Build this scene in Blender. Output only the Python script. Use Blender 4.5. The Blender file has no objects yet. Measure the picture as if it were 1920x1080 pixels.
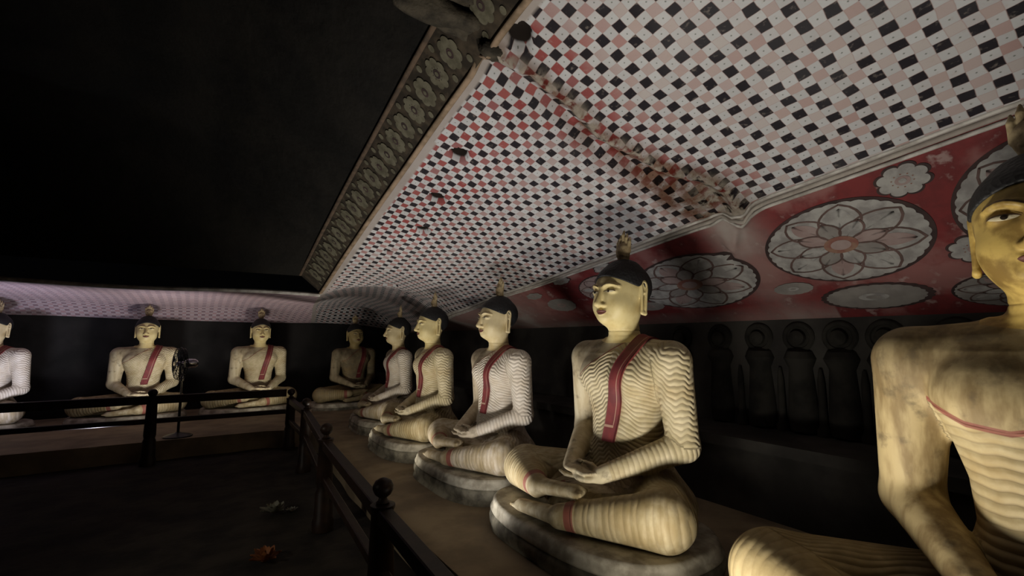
import bpy, math, random
import numpy as np
from mathutils import Vector, Matrix
from mathutils.bvhtree import BVHTree
random.seed(7); rng = np.random.default_rng(7)
S = bpy.context.scene
COL = S.collection

# ------------------------------------------------------------------ camera
th, pt = math.radians(33.7), math.radians(6.29)
cam_d = bpy.data.cameras.new('camera'); cam = bpy.data.objects.new('camera', cam_d); COL.objects.link(cam)
cam_d.sensor_width = 36; cam_d.lens = 880 / 1920 * 36; cam_d.clip_start = .02
Fv = Vector((math.sin(th)*math.cos(pt), math.cos(th)*math.cos(pt), math.sin(pt)))
Rv = Vector((math.cos(th), -math.sin(th), 0)); Uv = Rv.cross(Fv)
cam.matrix_world = Matrix(((Rv.x, Uv.x, -Fv.x, 0), (Rv.y, Uv.y, -Fv.y, 0), (Rv.z, Uv.z, -Fv.z, 1.55), (0, 0, 0, 1)))
S.camera = cam

# ------------------------------------------------------------------ world and light
w = bpy.data.worlds.new('cave_dark'); S.world = w; w.use_nodes = True
w.node_tree.nodes['Background'].inputs[0].default_value = (.5, .5, .55, 1)
w.node_tree.nodes['Background'].inputs[1].default_value = .0012
S.view_settings.view_transform = 'Standard'; S.view_settings.look = 'None'
S.view_settings.gamma = 1; S.view_settings.use_curve_mapping = False
S.view_settings.exposure = 0.0
WARM, COOL, NEUT = (1, .93, .79), (.86, .86, 1.0), (1, .955, .90)
# low floodlights along the fence, plus a few added fill spots: (x, y, z, target, watts, colour, cone)
LAMPS = [
    (1.35, .62, .27, (1.75, .70, 1.45), 30, WARM, 115),
    (1.28, .98, .27, (2.25, .42, 1.20), 62, WARM, 88),  # added spot, only to brighten the large near statue
    (1.37, 1.24, .262, (1.82, 1.46, 1.48), 205, WARM, 146),
    (1.38, 2.90, .262, (1.88, 3.12, 1.40), 130, NEUT, 146),
    (1.41, 4.48, .262, (1.90, 4.72, 1.40), 96, WARM, 146),
    (1.48, 6.00, .262, (1.97, 6.22, 1.40), 60, WARM, 146),
    (-.35, 8.60, .27, (-.55, 9.3, 1.10), 150, NEUT, 112),
    (1.15, 8.55, .27, (1.00, 9.3, 1.10), 105, WARM, 112),
    (-2.1, 8.60, .27, (-2.4, 9.3, 1.10), 180, COOL, 112),
    (-1.0, 7.62, .10, (-1.0, 7.62, 1.5), 42, COOL, 98),   # added unseen uplight, brightens the front lip of the far ceiling
    (1.70, 8.40, .27, (2.2, 9.2, 1.1), 30, WARM, 108),  # added dim fill lamp for the corner statue
    (-2.6, 2.6, 1.9, (1.9, 4.6, .25), 85, WARM, 60),      # weak lamp across the cave, lights the walkway past the railing
]
for i, (x, y, z, t, e, c, a) in enumerate(LAMPS):
    d = bpy.data.lights.new('flood_light', 'SPOT'); d.energy = e * 1.0; d.color = c
    d.spot_size = math.radians(a); d.spot_blend = 1.0; d.shadow_soft_size = .03 if a == 98 else .16
    o = bpy.data.objects.new('flood_light', d); COL.objects.link(o); o.location = (x, y, z)
    o.rotation_euler = (Vector(t) - Vector((x, y, z))).to_track_quat('-Z', 'Y').to_euler()

# ------------------------------------------------------------------ helpers
def tag(o, label=None, cat=None, group=None, kind=None):
    for k, v in (('label', label), ('category', cat), ('group', group), ('kind', kind)):
        if v: o[k] = v
    return o
def link(name, me, mats, parent=None, smooth=True):
    if not isinstance(mats, (list, tuple)): mats = [mats]
    if not me.materials:
        for m in mats: me.materials.append(m)
    if smooth: me.shade_smooth()
    o = bpy.data.objects.new(name, me); COL.objects.link(o); o.parent = parent
    return o
def empty(name, loc=(0, 0, 0), rz=0, sc=1, parent=None):
    o = bpy.data.objects.new(name, None); COL.objects.link(o); o.empty_display_size = .1
    o.location = loc; o.rotation_euler = (0, 0, rz); o.scale = (sc,)*3; o.parent = parent
    return o
def mk(V, Fc, name='mesh', attrs=None, uv=None, mi=None):
    me = bpy.data.meshes.new(name)
    V = np.asarray(V, np.float32)
    if isinstance(Fc, np.ndarray):
        n = len(Fc); k = Fc.shape[1]
        me.vertices.add(len(V)); me.vertices.foreach_set('co', V.ravel())
        me.loops.add(n*k); me.loops.foreach_set('vertex_index', Fc.astype(np.int32).ravel())
        me.polygons.add(n); me.polygons.foreach_set('loop_start', np.arange(0, n*k, k, dtype=np.int32))
        me.update(calc_edges=True)
    else:
        me.from_pydata([tuple(v) for v in V], [], Fc); me.update()
    me.validate()
    for nm, a in (attrs or {}).items():
        at = me.attributes.new(nm, 'FLOAT', 'POINT'); at.data.foreach_set('value', np.asarray(a, np.float32).ravel())
    if mi is not None: me.polygons.foreach_set('material_index', np.asarray(mi, np.int32))
    return me
def gridfaces(nu, nv, flip=False, closed_u=False):
    i = np.arange(nu if closed_u else nu-1)[:, None]; j = np.arange(nv-1)[None, :]
    i2 = (i+1) % nu
    a = i*nv+j; b = i2*nv+j; c = i2*nv+j+1; d = i*nv+j+1
    q = np.stack([a, b, c, d], -1).reshape(-1, 4)
    return q[:, ::-1].copy() if flip else q
class MB:
    def __init__(s): s.v = []; s.f = []; s.m = []
    def box(s, a, b, mi=0):
        n = len(s.v); (x0, y0, z0), (x1, y1, z1) = a, b
        s.v += [(x0,y0,z0),(x1,y0,z0),(x1,y1,z0),(x0,y1,z0),(x0,y0,z1),(x1,y0,z1),(x1,y1,z1),(x0,y1,z1)]
        for q in ((0,3,2,1),(4,5,6,7),(0,1,5,4),(1,2,6,5),(2,3,7,6),(3,0,4,7)): s.f.append([n+k for k in q]); s.m.append(mi)
        return s
    def bar(s, a, b, wd, ht, mi=0, bev=.006):
        a, b = Vector(a), Vector(b); d = (b-a).normalized(); sd = d.cross(Vector((0,0,1))).normalized(); up = sd.cross(d)
        n = len(s.v); hw, hh = wd/2, ht/2
        sec = [(-hw+bev,-hh),(hw-bev,-hh),(hw,-hh+bev),(hw,hh-bev),(hw-bev,hh),(-hw+bev,hh),(-hw,hh-bev),(-hw,-hh+bev)]
        for p in (a, b):
            for u, v in sec: s.v.append(tuple(p+sd*u+up*v))
        for k in range(8):
            s.f.append([n+k, n+(k+1)%8, n+8+(k+1)%8, n+8+k]); s.m.append(mi)
        s.f.append([n+k for k in range(8)][::-1]); s.f.append([n+8+k for k in range(8)]); s.m += [mi, mi]
        return s
    def lathe(s, prof, c=(0,0,0), seg=16, mi=0, mat=None):
        n = len(s.v); m = mat or Matrix.Identity(3)
        for r, z in prof:
            for k in range(seg):
                a = 2*math.pi*k/seg; s.v.append(tuple(Vector(c)+m @ Vector((r*math.cos(a), r*math.sin(a), z))))
        for i in range(len(prof)-1):
            for k in range(seg):
                k2 = (k+1) % seg
                s.f.append([n+i*seg+k, n+i*seg+k2, n+(i+1)*seg+k2, n+(i+1)*seg+k]); s.m.append(mi)
        s.f.append([n+k for k in range(seg)][::-1]); s.f.append([n+(len(prof)-1)*seg+k for k in range(seg)]); s.m += [mi, mi]
        return s
    def tube(s, pts, r, seg=8, mi=0, closed=False):
        n = len(s.v); P = [Vector(p) for p in pts]; L = len(P); up0 = None
        for i, p in enumerate(P):
            d = (P[(i+1) % L]-P[i-1]) if closed else (P[min(i+1, L-1)]-P[max(i-1, 0)])
            d.normalize()
            if up0 is None: up0 = d.orthogonal().normalized()
            up0 = (up0 - d*up0.dot(d)).normalized(); sd = d.cross(up0)
            rr = r[i] if isinstance(r, (list, tuple)) else r
            for k in range(seg):
                a = 2*math.pi*k/seg; s.v.append(tuple(p+up0*(rr*math.cos(a))+sd*(rr*math.sin(a))))
        for i in range(L if closed else L-1):
            for k in range(seg):
                i2, k2 = (i+1) % L, (k+1) % seg
                s.f.append([n+i*seg+k, n+i*seg+k2, n+i2*seg+k2, n+i2*seg+k]); s.m.append(mi)
        if not closed:
            s.f.append([n+k for k in range(seg)][::-1]); s.f.append([n+(L-1)*seg+k for k in range(seg)]); s.m += [mi, mi]
        return s
    def build(s, name, mats, parent=None, smooth=True):
        me = bpy.data.meshes.new(name); me.from_pydata(s.v, [], s.f); me.update()
        me.polygons.foreach_set('material_index', s.m)
        o = link(name, me, mats, parent, False)
        if smooth: me.shade_smooth(); me.set_sharp_from_angle(angle=math.radians(38))
        return o

# node-expression helper
class NT:
    def __init__(s, name):
        s.m = bpy.data.materials.new(name); s.m.use_nodes = True; s.t = s.m.node_tree; s.n = s.t.nodes
        s.b = s.n['Principled BSDF']; s.b.inputs['Roughness'].default_value = .8
        s.b.inputs['Specular IOR Level'].default_value = .25
    def put(s, sock, v):
        if v is None: return
        if isinstance(v, bpy.types.NodeSocket): s.t.links.new(v, sock)
        elif isinstance(v, (tuple, list)) and len(v) == 3 and sock.type == 'RGBA': sock.default_value = (*v, 1)
        else: sock.default_value = v
    def math(s, op, a, b=None, c=None, clamp=False):
        n = s.n.new('ShaderNodeMath'); n.operation = op; n.use_clamp = clamp
        for i, v in enumerate((a, b, c)):
            if v is not None: s.put(n.inputs[i], v)
        return n.outputs[0]
    def attr(s, name, out='Fac'):
        n = s.n.new('ShaderNodeAttribute'); n.attribute_name = name; return n.outputs[out]
    def mix(s, f, a, b, mode='MIX'):
        n = s.n.new('ShaderNodeMix'); n.data_type = 'RGBA'; n.blend_type = mode
        s.put(n.inputs[0], f); s.put(n.inputs[6], a); s.put(n.inputs[7], b); return n.outputs[2]
    def ss(s, x, lo, hi, a=0., b=1.):
        n = s.n.new('ShaderNodeMapRange'); n.interpolation_type = 'SMOOTHSTEP'
        s.put(n.inputs[0], x)
        for i, v in enumerate((lo, hi, a, b)): s.put(n.inputs[i+1], v)
        return n.outputs[0]
    def coord(s, out='Object'):
        if not hasattr(s, 'tc'): s.tc = s.n.new('ShaderNodeTexCoord')
        return s.tc.outputs[out]
    def noise(s, scale, det=4, vec=None, rough=.55, out=0, dist=0):
        n = s.n.new('ShaderNodeTexNoise'); n.inputs['Scale'].default_value = scale; n.inputs['Detail'].default_value = det
        n.inputs['Roughness'].default_value = rough; n.inputs['Distortion'].default_value = dist
        s.put(n.inputs['Vector'], vec if vec is not None else s.coord()); return n.outputs[out]
    def voro(s, scale, vec=None, feat='F1', out=0):
        n = s.n.new('ShaderNodeTexVoronoi'); n.inputs['Scale'].default_value = scale; n.feature = feat
        s.put(n.inputs['Vector'], vec if vec is not None else s.coord()); return n.outputs[out]
    def comb(s, x, y, z=0.):
        n = s.n.new('ShaderNodeCombineXYZ'); s.put(n.inputs[0], x); s.put(n.inputs[1], y); s.put(n.inputs[2], z); return n.outputs[0]
    def rand(s, x, y):
        n = s.n.new('ShaderNodeTexWhiteNoise'); n.noise_dimensions = '2D'; s.put(n.inputs[0], s.comb(x, y)); return n.outputs[0]
    def bump(s, h, strength=.4, dist=.02, nrm=None):
        n = s.n.new('ShaderNodeBump'); n.inputs['Strength'].default_value = strength; n.inputs['Distance'].default_value = dist
        s.put(n.inputs['Height'], h)
        if nrm is not None: s.put(n.inputs['Normal'], nrm)
        return n.outputs[0]
    def out(s, col=None, rough=None, nrm=None):
        s.put(s.b.inputs['Base Color'], col); s.put(s.b.inputs['Roughness'], rough); s.put(s.b.inputs['Normal'], nrm); return s.m

def plain(name, a, b, scale=14, rough=.8, bs=.3, bd=.01, det=5):
    t = NT(name); n = t.noise(scale, det)
    return t.out(t.mix(t.ss(n, .35, .65), a, b), rough, t.bump(t.noise(scale*2.2, det), bs, bd))

M = {}
M['rock_dark'] = plain('soot_rock', (.009, .0075, .006), (.004, .0035, .003), 2.2, .9, .6, .05)
M['wall'] = plain('old_wall_plaster', (.062, .058, .053), (.027, .025, .024), 1.8, .9, .5, .03)
M['wall_dark'] = plain('dark_back_wall', (.018, .017, .017), (.008, .008, .008), 1.8, .9, .5, .03)  # darker version of the wall plaster, for behind the far row
M['relief'] = plain('wall_relief', (.030, .028, .024), (.012, .011, .010), 5, .9, .4, .01)
M['floor'] = plain('worn_floor', (.032, .026, .019), (.011, .009, .007), 3.0, .85, .5, .02)
M['platform'] = plain('platform_plaster', (.30, .235, .15), (.19, .145, .095), 2.6, .75, .35, .012)
M['wood'] = plain('dark_railing_wood', (.030, .016, .010), (.014, .008, .006), 9, .45, .2, .004)
M['stone'] = plain('plinth_plaster', (.30, .275, .21), (.10, .09, .07), 7, .85, .6, .012)
M['stone_edge'] = plain('plinth_edge_limewash', (.50, .46, .37), (.22, .195, .15), 7, .8, .5, .008)
M['hairm'] = None
M['p_white'] = plain('lotus_white_paint', (.34, .335, .33), (.22, .21, .21), 11, .8, .2, .004)
M['p_pink'] = plain('lotus_pink_paint', (.30, .235, .23), (.25, .18, .175), 8, .8, .2, .004)
M['p_line'] = plain('lotus_line_paint', (.125, .080, .075), (.085, .055, .05), 8, .8, .2, .004)
M['p_black'] = plain('outline_black_paint', (.03, .02, .02), (.05, .03, .03), 8, .8, .2, .004)
M['p_grey'] = plain('lotus_grey_paint', (.24, .225, .215), (.19, .175, .17), 8, .8, .2, .004)
M['p_red'] = plain('lotus_red_paint', (.20, .085, .07), (.24, .15, .11), 12, .8, .2, .004)
M['p_cream'] = plain('flower_cream_paint', (.13, .12, .085), (.075, .068, .046), 14, .85, .3, .004)
M['tan'] = plain('border_tan_plaster', (.25, .18, .125), (.14, .10, .065), 10, .8, .4, .006)
M['white_trim'] = plain('trim_limewash', (.52, .50, .48), (.30, .28, .26), 9, .8, .5, .008)
M['grey_trim'] = plain('trim_grey', (.26, .23, .21), (.36, .33, .30), 9, .8, .5, .008)

# ------------------------------------------------------------------ cave shell
LY=[-4,0,1.76,2.62,3.24,4.12,5.21,6.22,9.7,10.9]; LZ=[3.42,3.33,3.22,3.04,2.89,2.68,2.40,2.12,2.20,1.90]; LX=[1.25]*8+[1.83,2.03]
RY=[-4,.41,.99,1.79,2.76,4.35,6.4,8.4,10.9]; RZ=[3.0,2.66,2.58,2.48,2.37,2.18,1.93,1.77,1.76]; RX=[3.2]*7+[3.75,4.0]
_yy = np.linspace(-4.2, 11.1, 900)
def smooth_tab(Y, Z, w=.35):
    z = np.interp(_yy, Y, Z); k = int(w/(_yy[1]-_yy[0])); ker = np.hanning(2*k+1); ker /= ker.sum()
    return np.convolve(np.pad(z, k, mode='edge'), ker, 'valid')
tLX, tLZ, tRX, tRZ = smooth_tab(LY, LX, .2), smooth_tab(LY, LZ), smooth_tab(RY, RX), smooth_tab(RY, RZ)
def Lc(y): return np.interp(y, _yy, tLX), np.interp(y, _yy, tLZ)
def Rc(y): return np.interp(y, _yy, tRX), np.interp(y, _yy, tRZ)
CRACK = np.array([[1.05,2.15],[1.29,2.095],[1.514,2.05],[1.838,2.052],[2.103,2.096],[2.335,2.038],[2.597,1.992],[2.866,1.811],[3.154,1.797],[3.3,1.93],[3.42,2.02]])
HOLES = [(1.51,2.951,.055),(1.609,3.545,.055),(1.723,4.109,.055),(1.337,1.927,.06),(2.063,5.991,.09),(1.62,4.75,.04)]
def dist_poly(x, y, P):
    best = np.full(np.shape(x), 9.); side = np.zeros(np.shape(x)); al = np.zeros(np.shape(x)); acc = 0
    for a, b in zip(P[:-1], P[1:]):
        dx, dy = b-a; L2 = dx*dx+dy*dy; t = np.clip(((x-a[0])*dx+(y-a[1])*dy)/L2, 0, 1)
        d = np.hypot(x-a[0]-t*dx, y-a[1]-t*dy); m = d < best
        best = np.where(m, d, best); side = np.where(m, np.sign(dx*(y-a[1])-dy*(x-a[0])), side)
        al = np.where(m, acc+t*math.sqrt(L2), al); acc += math.sqrt(L2)
    return best, side, al
def wob(x, y, f):
    return (np.sin(x*f+1.3*np.sin(y*f*.7))+np.sin(y*f*1.13+2.1+1.1*np.sin(x*f*.9))+np.sin((x+y)*f*.77+.5)+np.sin((x-y)*f*1.41+4))/4
def surf_z(x, y):
    xl, zl = Lc(y); xr, zr = Rc(y)
    t = (x-xl)/(xr-xl)
    zc = zl+(zr-zl)*t + (.10+1.15*np.clip((y-5.2)/1.6, 0, 1)*np.clip((10.95-y)/.7, 0, 1))*np.clip(t, 0, 1)*(1-np.clip(t, 0, 1))
    r = np.clip((x-xr)/(4.12-xr), 0, 1)
    zf = zr+(1.72-zr)*r
    z = np.where(x <= xr, zc, zf)
    z = z + .012*wob(x, y, 3.1)*np.clip(t, 0, 1)*np.clip((4.1-x)*3, 0, 1)
    d, sd, al = dist_poly(x, y, CRACK)
    rough = 1+.8*wob(x, y, 31)
    z = z - .030*rough*np.exp(-(d/.045)**2) + .035*np.exp(-((d-.10)/.06)**2)*(sd > 0)
    # knob where the crack reaches the frieze
    z = z - .075*np.exp(-(((x-3.18)/.10)**2+((y-1.86)/.11)**2))*(1+.5*wob(x, y, 37)) - .05*np.exp(-(((x-3.36)/.12)**2+((y-2.05)/.06)**2)) + .03*np.exp(-(((x-3.36)/.12)**2+((y-1.93)/.05)**2))
    for hx, hy, hr in HOLES:
        dd = np.hypot(x-hx, y-hy)*(1+.2*wob(x, y, 40)); z = z + .10*np.clip(1.25-dd/hr, 0, 1)**.6*(dd < hr*1.25)
    return z

# --- checkerboard paint
def checker_mat(name, cell=.060, fade=0.):
    t = NT(name); u, v = t.attr('cu'), t.attr('cv')
    nv = t.comb(u, v)
    wn = t.n.new('ShaderNodeTexNoise'); wn.inputs['Scale'].default_value = 5; t.put(wn.inputs['Vector'], nv)
    sep = t.n.new('ShaderNodeSeparateColor'); t.put(sep.inputs[0], wn.outputs['Color'])
    U = t.math('DIVIDE', t.math('ADD', u, t.math('MULTIPLY', t.math('SUBTRACT', sep.outputs[0], .5), .035)), cell)
    V = t.math('DIVIDE', t.math('ADD', v, t.math('MULTIPLY', t.math('SUBTRACT', sep.outputs[1], .5), .035)), cell)
    iu, iv = t.math('FLOOR', U), t.math('FLOOR', V); fu, fv = t.math('FRACT', U), t.math('FRACT', V)
    pu, pv = t.math('PINGPONG', iu, 1.), t.math('PINGPONG', iv, 1.)
    black = t.math('MULTIPLY', t.math('SUBTRACT', 1., pu), t.math('SUBTRACT', 1., pv))
    red = t.math('MULTIPLY', pu, pv)
    r1 = t.rand(iu, iv); r2 = t.rand(t.math('ADD', iu, 57.3), iv)
    redness = t.attr('redness'); big = t.noise(1.1, 3, nv); mid = t.noise(4.5, 4, nv); fine = t.noise(30, 4, nv)
    white = t.mix(t.math('MULTIPLY', r1, .55), (.43, .437, .46), (.325, .325, .34))
    white = t.mix(t.ss(mid, .5, .75, 0, .35), white, (.35, .30, .31))
    pink = t.mix(r2, (.40, .38, .38), (.35, .27, .26))
    deep = t.mix(r1, (.17, .022, .026), (.25, .075, .072))
    rc = t.mix(t.math('ADD', redness, t.math('MULTIPLY', t.math('SUBTRACT', r1, .5), .5), clamp=True), pink, deep)
    # centre mark on the white squares
    du, dv = t.math('ABSOLUTE', t.math('SUBTRACT', fu, .5)), t.math('ABSOLUTE', t.math('SUBTRACT', fv, .5))
    mark = t.ss(t.math('ADD', t.math('MULTIPLY', du, 1.0), dv), .06, .11, 1., 0.)
    white = t.mix(t.math('MULTIPLY', mark, .75), white, (.09, .10, .08))
    blk = t.mix(t.math('MULTIPLY', t.ss(big, .50, .66), .14), (.018, .016, .020), (.13, .13, .14))
    c = t.mix(black, t.mix(red, white, rc), blk)
    ed = t.math('MINIMUM', t.math('MINIMUM', fu, t.math('SUBTRACT', 1., fu)), t.math('MINIMUM', fv, t.math('SUBTRACT', 1., fv)))
    c = t.mix(t.math('MULTIPLY', t.ss(ed, .015, .05, 1., 0.), .45), c, (.30, .20, .19))
    c = t.mix(t.ss(fine, .56, .75, 0, .3), c, (.34, .29, .26))
    if fade: c = t.mix(fade, c, (.36, .24, .29))
    # plain border strips, bare rock
    c = t.mix(t.attr('strip'), c, t.mix(mid, (.36, .33, .315), (.22, .19, .18)))
    c = t.mix(t.math('MULTIPLY', t.attr('stain'), t.ss(t.noise(7, 4, nv), .30, .55)), c, (.34, .19, .13), 'MULTIPLY')
    st = t.math('MULTIPLY', t.attr('rock'), t.ss(t.noise(13, 4, nv), .42, .56))
    c = t.mix(st, c, t.mix(t.noise(26, 4, nv), (.06, .042, .03), (.40, .36, .31)))
    hole = t.attr('hole')
    c = t.mix(t.ss(hole, .3, .6), c, (.018, .014, .012))
    bp = t.bump(t.math('ADD', t.math('MULTIPLY', fine, .4), t.math('MULTIPLY', mid, 1.)), .25, .02)
    t.b.inputs['Specular IOR Level'].default_value = .08
    return t.out(c, .85, bp)
M['checker'] = checker_mat('painted_checker_rock')
M['checker_far'] = checker_mat('painted_checker_rock_pink', .060, .55)

ny, nx = 760, 110
ys = np.concatenate([np.linspace(-3.9, .2, 60)[:-1], np.linspace(.2, 6.6, 520)[:-1], np.linspace(6.6, 10.9, 182)]); ny = len(ys)
tt = np.linspace(0, 1, nx)
Yg = np.repeat(ys[:, None], nx, 1); xl, zl = Lc(ys); xr, zr = Rc(ys)
Xg = xl[:, None]+(xr-xl)[:, None]*tt[None]
Zg = surf_z(Xg, Yg)
cross = np.sqrt(((xr-xl)**2+(zl-zr)**2))[:, None]*tt[None]
cross_from_right = cross - cross[:, -1:]     # squares line up with the white band
seg = np.concatenate([[0], np.cumsum(np.hypot(np.diff(ys), np.diff((zl+zr)/2)))]); cu = np.repeat(seg[:, None], nx, 1)
d, sd, al = dist_poly(Xg, Yg, CRACK)
stain = np.clip(1.0*np.exp(-(d/.07)**2)+1.3*np.exp(-(((Xg-2.86)/.40)**2+((Yg-2.08)/.20)**2))+.9*np.exp(-(d/.20)**2)*(sd > 0)*np.clip((Xg-1.6)/.4, 0, 1), 0, 1)
rock = np.clip(1.1*np.exp(-(d/.04)**2)+1.5*np.exp(-(((Xg-3.08)/.17)**2+((Yg-1.90)/.15)**2)), 0, 1)
red = .95*np.exp(-((Xg-1.35)/.65)**2)*np.clip((5.2-Yg)/1.6, 0, 1)*np.clip((Yg-1.2)/1.0, 0, 1) + .9*np.exp(-(d/.22)**2) + .40*np.clip((Yg-2)/2, 0, 1)
hole = np.zeros_like(Xg)
for hx, hy, hr in HOLES:
    dd = np.hypot(Xg-hx, Yg-hy)*(1+.2*wob(Xg, Yg, 40)); hole = np.maximum(hole, np.clip((hr*1.25-dd)/(hr*.4), 0, 1))
strip = np.clip(((cross < .075)*1.+(cross_from_right > -.055)*1.), 0, 1)
V = np.stack([Xg, Yg, Zg], -1).reshape(-1, 3)
me = mk(V, gridfaces(ny, nx, flip=True), 'ceiling', dict(cu=cu, cv=cross_from_right+6, stain=stain, rock=rock, redness=np.clip(red, 0, 1), hole=hole, strip=strip))
ceil = link('ceiling', me, M['checker']); tag(ceil, 'sloping rock ceiling painted with black, white and red checkerboard', kind='structure')

# --- checkered strip above the left row
nx2, ny2 = 160, 60
xs2 = np.linspace(0, 1, nx2); t2 = np.linspace(0, 1, ny2)
y0, y1 = 6.22, 10.9
Yq = y0+(y1-y0)*t2[None]+0*xs2[:, None]
xc, zc_ = Lc(Yq)
Xq = -6+(xc+6)*xs2[:, None]
wl = 2.02+(-.14)*xs2[:, None]
zq0 = 2.10+.015*np.sin(Xq*2.3)
zq = zq0+(wl-zq0)*np.clip((t2[None]-.88)/.12, 0, 1)**1.5+.17*np.sin(np.pi*t2[None]); zq = zq+(zc_-zq)*np.clip((xs2[:, None]-.80)/.20, 0, 1)**1.5
zq += .02*wob(Xq, Yq, 2.2)*(1-np.clip((xs2[:, None]-.9)/.1, 0, 1))
me = mk(np.stack([Xq, Yq, zq], -1).reshape(-1, 3), gridfaces(nx2, ny2), 'far', dict(cu=Xq+20, cv=Yq, stain=0*Xq, rock=0*Xq, redness=.35+0*Xq, hole=0*Xq, strip=(Yq < 6.36)*.8))
o = link('checkered_panel', me, M['checker_far'], ceil); tag(o, 'pinkish checkered strip above the far row of statues')

# --- red frieze from the white band down to the wall
t = NT('frieze_red_paint'); n1, n2, n3 = t.noise(2.2, 5), t.noise(9, 5), t.noise(1.1, 3)
c = t.mix(t.ss(n2, .4, .62), (.165, .026, .028), (.125, .022, .024)); c = t.mix(t.ss(n1, .50, .64, 0, .75), c, (.25, .12, .115)); c = t.mix(t.ss(n2, .60, .72, 0, .6), c, (.36, .28, .27))
c = t.mix(t.attr('fade'), c, t.mix(t.ss(n1, .35, .6), (.34, .30, .285), (.28, .18, .17)))
M['frieze'] = t.out(c, .75, t.bump(n2, .3, .012))
nr = 60; yf = np.concatenate([np.linspace(-3.9, .0, 50)[:-1], np.linspace(.0, 4.5, 300)[:-1], np.linspace(4.5, 10.9, 140)])
xr, zr = Rc(yf); rr = np.linspace(0, 1, nr)
Xf = xr[:, None]+.002+(4.12-.002-xr)[:, None]*rr[None]; Yf = np.repeat(yf[:, None], nr, 1); Zf = surf_z(Xf, Yf)
fade = np.clip((Yf-4.2)/1.2, 0, 1)*.9 + .55*np.clip((rr[None]-.82)/.15, 0, 1)*(Yf > 1.6)+.95*np.exp(-(((Xf-3.3)/.22)**2+((Yf-1.98)/.18)**2))+.55*np.exp(-(((Xf-3.7)/.3)**2+((Yf-1.95)/.20)**2))
frieze = link('painted_frieze', mk(np.stack([Xf, Yf, Zf], -1).reshape(-1, 3), gridfaces(len(yf), nr, flip=True), 'frieze', dict(fade=np.clip(fade, 0, 1))), M['frieze'], ceil)
tag(frieze, 'dark red frieze with white lotus medallions')

def on_surf(x, y, off):
    x, y = np.asarray(x, float), np.asarray(y, float); e = .01
    z = surf_z(x, y); zx = (surf_z(x+e, y)-surf_z(x-e, y))/(2*e); zy = (surf_z(x, y+e)-surf_z(x, y-e))/(2*e)
    n = np.stack([zx, zy, -np.ones_like(z)], -1); n /= np.linalg.norm(n, axis=-1, keepdims=True)
    return np.stack([x, y, z], -1)+n*off
class Decal:      # thin raised paint layers lying on the rock surface
    def __init__(s, cx, cy, rx, ry): s.c = (cx, cy, rx, ry); s.V = []; s.F = []; s.m = []; s.n = 0
    def fill(s, px, py, off, mi, rings=5, cen=None):
        cx, cy, rx, ry = s.c; px, py = np.asarray(px), np.asarray(py)
        c0 = cen or (px.mean(), py.mean()); k = len(px)
        P = [(c0[0]+(px-c0[0])*f, c0[1]+(py-c0[1])*f) for f in np.linspace(0, 1, rings+1)[1:]]
        X = np.concatenate([[c0[0]]]+[p[0] for p in P]); Y = np.concatenate([[c0[1]]]+[p[1] for p in P])
        s.V.append(on_surf(np.minimum(cx+X*rx, 4.10), cy+Y*ry, off)); b = s.n
        for j in range(k):
            j2 = (j+1) % k; s.F.append([b, b+1+j, b+1+j2]); s.m.append(mi)
            for q in range(rings-1): s.F.append([b+1+q*k+j, b+1+(q+1)*k+j, b+1+(q+1)*k+j2, b+1+q*k+j2]); s.m.append(mi)
        s.n += len(X)
    def line(s, px, py, wd, off, mi, closed=False):
        px, py = np.asarray(px), np.asarray(py); P = np.stack([px, py], -1)
        d = np.gradient(P, axis=0); d /= np.linalg.norm(d, axis=1, keepdims=True)+1e-9; nn = np.stack([-d[:, 1], d[:, 0]], -1)*wd/2
        A, B = P+nn, P-nn; cx, cy, rx, ry = s.c
        Q = np.concatenate([A, B]); s.V.append(on_surf(np.minimum(cx+Q[:, 0]*rx, 4.10), cy+Q[:, 1]*ry, off)); b, k = s.n, len(P)
        for j in range(k-1): s.F.append([b+j, b+j+1, b+k+j+1, b+k+j]); s.m.append(mi)
        s.n += 2*k
    def build(s, name, mats, parent):
        V = np.concatenate(s.V); me = mk(V, s.F, name, mi=s.m); return link(name, me, mats, parent)
PM = [M['p_black'], M['p_white'], M['p_pink'], M['p_line'], M['p_red'], M['p_grey']]
A = np.linspace(0, 2*np.pi, 145)[:-1]; A1 = np.linspace(0, 2*np.pi, 145)
def petal(a0, r0, r1, half, n=12):
    s = np.linspace(0, 1, n); wv = half*np.sin(np.pi*s**.75)**.8
    r = r0+(r1-r0)*s
    an = np.concatenate([a0+wv, (a0-wv)[::-1]]); rr_ = np.concatenate([r, r[::-1]])
    return rr_*np.cos(an), rr_*np.sin(an)
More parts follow.
